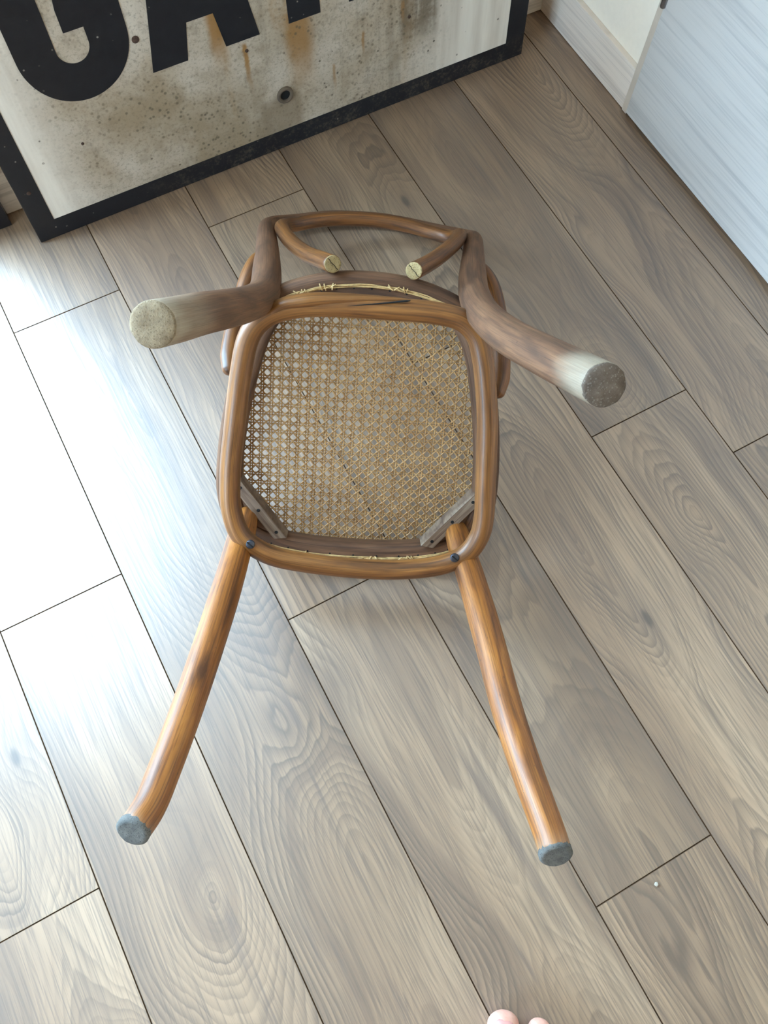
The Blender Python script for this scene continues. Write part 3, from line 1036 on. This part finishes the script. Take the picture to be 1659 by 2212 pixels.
# --- front legs
FL = [(0.1592, -0.1510, 0.004), (0.1600, -0.1545, -0.012), (0.1653, -0.1868, -0.1163), (0.1737, -0.2210, -0.2313), (0.1826, -0.2493, -0.3294), (0.1922, -0.2732, -0.4142), (0.1990, -0.2859, -0.4590), (0.2068, -0.2908, -0.4832)]
FR = [(-0.1500, -0.1525, 0.004), (-0.1515, -0.1565, -0.012), (-0.1621, -0.1800, -0.0872), (-0.1765, -0.2180, -0.2107), (-0.1862, -0.2499, -0.3149), (-0.1996, -0.2771, -0.4033), (-0.2101, -0.2946, -0.4675), (-0.2121, -0.2996, -0.4832)]
for pts, lab in ((FL, 'golden brown front leg on the window side'), (FR, 'golden brown front leg away from the window')):
    path = catmull(pts, 6)
    leg = tube('leg', path, [(0, 0.0165), (0.06, 0.0190), (0.35, 0.0200), (0.75, 0.0182), (1, 0.0168)], M['front'], chair, 28, cap1='flat')
    leg['label'] = lab
    t = (path[-1] - path[-3]).normalized()
    cp = disc('foot_glide', path[-1] + t * 0.006, (t + Vector((0, 0.05, -0.4))).normalized(), 0.0174, 0.008, M['cap'], leg, 28, dome=0.0005, rough=0.015, hollow=0.0015 if pts is FR else 0.0, bev=0.16)
    cp['label'] = 'grey worn foot glide'

# --- rear legs run on into the back frame
RL = [(0.1784, 0.1990, -0.4832), (0.1733, 0.1945, -0.4252), (0.1667, 0.1890, -0.3451), (0.1589, 0.1818, -0.2580), (0.1494, 0.1737, -0.1477), (0.1425, 0.1710, -0.0600), (0.1417, 0.1750, 0.0100), (0.1510, 0.1966, 0.1231), (0.1632, 0.2169, 0.2423), (0.1722, 0.2306, 0.3220)]
RR = [(-0.1782, 0.1771, -0.4832), (-0.1665, 0.1740, -0.3834), (-0.1569, 0.1721, -0.3033), (-0.1479, 0.1709, -0.2232), (-0.1405, 0.1731, -0.1187), (-0.1375, 0.1790, -0.0500), (-0.1385, 0.1890, 0.0150), (-0.1450, 0.2020, 0.0900), (-0.1623, 0.2279, 0.2371), (-0.1719, 0.2421, 0.3220)]
crest = [(0.1745, 0.2370, 0.3800), (0.1640, 0.2405, 0.4230), (0.1300, 0.2455, 0.4440), (0.0787, 0.2548, 0.4520), (0.0311, 0.2585, 0.4555), (-0.0169, 0.2590, 0.4555),
         (-0.0658, 0.2549, 0.4535), (-0.1200, 0.2480, 0.4450), (-0.1620, 0.2440, 0.4230), (-0.1745, 0.2430, 0.3800)]
full = catmull(RL + crest + list(reversed(RR)), 8)
TOT = sum((full[i + 1] - full[i]).length for i in range(len(full) - 1))
RB = [(0, 0.0186), (0.03, 0.0192), (0.12, 0.0205), (0.21, 0.0212), (0.265, 0.0205), (0.32, 0.0180), (0.41, 0.0142), (0.5, 0.0130),
      (0.59, 0.0142), (0.68, 0.0180), (0.735, 0.0205), (0.79, 0.0212), (0.88, 0.0205), (0.97, 0.0192), (1, 0.0186)]
SD_ = 30
TV, TF, TU = tube('x', full, RB, None, None, SD_, cap0='flat', cap1='flat', build=False)
iz = [i for i in range(len(full) - 1) if (full[i].z - 0.03) * (full[i + 1].z - 0.03) <= 0]
ia, ib = iz[0] + 2, iz[-1] + 1


def piece(name, lo, hi, caps, label):
    ff = [i for i in range(len(TF) - 2) if lo <= i // SD_ < hi] + [len(TF) + c for c in caps]
    ids = sorted({v for i in ff for v in TF[i]})
    mp = {v: k for k, v in enumerate(ids)}
    o = mesh_obj(name, [TV[v] for v in ids], [tuple(mp[v] for v in TF[i]) for i in ff], M['rear'], chair, True, [TU[i] for i in ff])
    o['label'] = label
    return o


lg1 = piece('leg', 0, ia, (-2,), 'worn rear leg with a pale chewed foot')
lg2 = piece('leg', ib, 10 ** 6, (-1,), 'worn rear leg with a whitened foot')
piece('back_frame', ia, ib, (), 'outer bent frame of the chair back')
for leg, c, t, em, el in ((lg1, full[0], full[0] - full[2], 'end_a', 'pale rounded foot end'), (lg2, full[-1], full[-1] - full[-3], 'end_b', 'dirty speckled foot end')):
    t = t.normalized()
    e = disc('foot_end', c + t * 0.0035, t, 0.0182, 0.004, M[em], leg, 30, dome=0.0016, rough=0.02, bev=0.10)
    e['label'] = el

# --- inner hoop of the back, its sawn ends against the rear of the seat
IN = [(0.0539, 0.2150, -0.0060), (0.0717, 0.2150, 0.0500), (0.0927, 0.2160, 0.1100), (0.1220, 0.2252, 0.2000), (0.1408, 0.2369, 0.2650), (0.1455, 0.2415, 0.3050), (0.1400, 0.2430, 0.3380), (0.1260, 0.2450, 0.3560), (0.1000, 0.2515, 0.3700), (0.0640, 0.2575, 0.3800), (0.0250, 0.2605, 0.3850),
      (-0.0200, 0.2605, 0.3850), (-0.0620, 0.2570, 0.3800), (-0.1000, 0.2500, 0.3700), (-0.1280, 0.2455, 0.3560), (-0.1410, 0.2455, 0.3380), (-0.1455, 0.2500, 0.3050), (-0.1401, 0.2480, 0.2650), (-0.1244, 0.2399, 0.2000), (-0.0938, 0.2257, 0.1100), (-0.0730, 0.2190, 0.0500), (-0.0535, 0.2145, -0.0060)]
ip = catmull(IN, 7)
hoop = tube('inner_hoop', ip, 0.0118, M['hoop'], chair, 24, cap0='flat', cap1='flat')
hoop['label'] = 'chestnut inner hoop of the chair back'
for c, d in ((ip[0], ip[0] - ip[2]), (ip[-1], ip[-1] - ip[-3])):
    d = d.normalized()
    e = disc('sawn_end', c + d * 0.0022, d, 0.0112, 0.002, M['cut'], hoop, 26, rough=0.02, bev=0.08)
    e['label'] = 'pale sawn end'
    a = d.orthogonal().normalized()
    b = d.cross(a)
    pts = [c + d * 0.0024 + a * (-0.010 + 0.020 * q / 6) + b * (0.0006 * math.sin(q * 2.1)) for q in range(7)]
    tube('crack', pts, 0.0004, M['hole'], hoop, 6)

# --- curved side braces from the back posts to the seat sides
for sx, pts in ((1, [(0.1560, 0.2040, 0.1650), (0.1670, 0.1990, 0.1520), (0.1755, 0.1850, 0.1380), (0.1877, 0.1375, 0.1100), (0.1932, 0.1009, 0.0850), (0.1950, 0.0715, 0.0620), (0.1929, 0.0557, 0.0480)]),
                (-1, [(-0.1540, 0.2160, 0.1650), (-0.1700, 0.2060, 0.1560), (-0.1830, 0.1880, 0.1430), (-0.1948, 0.1449, 0.1150), (-0.1988, 0.1024, 0.0850), (-0.1980, 0.0663, 0.0600), (-0.1941, 0.0495, 0.0480)])):
    br = tube('side_brace', catmull(pts, 6), [(0, 0.0115), (0.3, 0.0125), (0.9, 0.0135), (1, 0.0110)], M['hoop'], chair, 20)
    br['label'] = 'short curved brace between back post and seat side'

# ------------------------------------------------------------------ the photographer's bare foot
person = empty('person', (-0.0110, -0.4140, 0.0))
tag(person, 'bare right foot of a person standing at the bottom edge, toes pointing at chair', 'person')
ang = math.atan2(-0.10, 0.30)               # heading of the foot: local +y forward
person.rotation_euler = (0, 0, math.radians(-38))
person.scale = (1.1, 1.1, 1.1)
foot_parts = []


def fpart(pts, rads, squash=None):
    v, f, _ = tube('x', catmull(pts, 5), rads, None, None, 14, build=False, squash=squash)
    foot_parts.append((v, f))


TOES = [(-0.030, 0.145, 0.0190, 0.0145, 0.060), (0.013, 0.142, 0.0138, 0.0100, 0.048), (0.039, 0.132, 0.0125, 0.0092, 0.043), (0.056, 0.108, 0.0112, 0.0086, 0.038), (0.073, 0.088, 0.0104, 0.0082, 0.033)]
for (tx, ty, r0, r1, ln) in TOES:
    fpart([(tx * 0.82, ty - ln, r0 + 0.006), (tx * 0.95, ty - ln * 0.45, r0 + 0.004), (tx, ty - r0, r0 + 0.001)], [(0, r0), (0.5, r0 * 0.9), (1, r0)])
for (x, y0, y1, r0, r1, z0, z1) in ((-0.026, -0.09, 0.100, 0.024, 0.018, 0.040, 0.019), (-0.005, -0.10, 0.095, 0.028, 0.016, 0.050, 0.018), (0.018, -0.10, 0.088, 0.026, 0.015, 0.044, 0.017), (0.036, -0.10, 0.072, 0.022, 0.014, 0.032, 0.0155), (0.047, -0.09, 0.056, 0.018, 0.013, 0.024, 0.0145)):
    fpart([(x * 0.6, y0, z0 * 0.8), (x, (y0 + y1) / 2, (z0 + z1) / 2 + 0.006), (x, y1, z1)], [(0, r0), (1, r1)])
fpart([(0, -0.115, 0.030), (0.002, -0.09, 0.045), (0.002, -0.05, 0.052)], [(0, 0.029), (1, 0.034)])
fpart([(0.002, -0.085, 0.045), (0.002, -0.080, 0.10), (0.0, -0.085, 0.18), (0.0, -0.098, 0.30), (0.0, -0.090, 0.42), (0.0, -0.080, 0.47)], [(0, 0.036), (0.15, 0.034), (0.35, 0.038), (0.65, 0.055), (0.9, 0.050), (1, 0.053)])
V, F = [], []
for v, f in foot_parts:
    k = len(V)
    V += v
    F += [tuple(a + k for a in q) for q in f]
foot = mesh_obj('foot', V, F, M['skin'], person, True)
md = foot.modifiers.new('join', 'REMESH')
md.mode = 'VOXEL'
md.voxel_size = 0.0028
md.use_smooth_shade = True
sm = foot.modifiers.new('soft', 'SMOOTH')
sm.iterations = 5
sm.factor = 0.5
for (tx, ty, r0, r1, ln) in TOES:
    V, F = [], []
    w, l = r0 * 0.66, r0 * 0.52
    cy_, cz_ = ty - r0 * 1.12, r0 + 0.0008
    for i in range(7):
        for j in range(7):
            a = -1 + 2 * i / 6
            b = -1 + 2 * j / 6
            q = a * 0.62
            rr = r0 * 1.085
            sq = 1 - 0.25 * (b * b) * (a * a)
            x = tx + rr * math.sin(q) * sq
            y = cy_ + l * b * (1 - 0.12 * a * a)
            z = cz_ + rr * math.cos(q) * (1.0 - 0.22 * max(0, b) ** 2) - 0.0003 + 0.0002
            V.append((x, y, z))
    for i in range(6):
        for j in range(6):
            F.append((i * 7 + j, i * 7 + 7 + j, i * 7 + 8 + j, i * 7 + j + 1))
    nl = mesh_obj('toenail', V, F, M['nail'], person, True)
    so = nl.modifiers.new('thick', 'SOLIDIFY')
    so.thickness = 0.0008
    so.offset = 0.0

# ------------------------------------------------------------------ crumb on the floor
bm = bmesh.new()
bmesh.ops.create_icosphere(bm, subdivisions=2, radius=0.0030)
rc = random.Random(11)
for v in bm.verts:
    v.co *= rc.uniform(0.8, 1.15)
    v.co.z *= 0.7
me = bpy.data.meshes.new('crumb')
bm.to_mesh(me)
bm.free()
crumb = link('crumb', me, plain('pale_crumb', srgb(176, 168, 154), 0.8))
crumb.location = (0.3187, -0.2482, 0.0021)
tag(crumb, 'tiny pale crumb on the plank at lower right, below the plank joint', 'crumb')
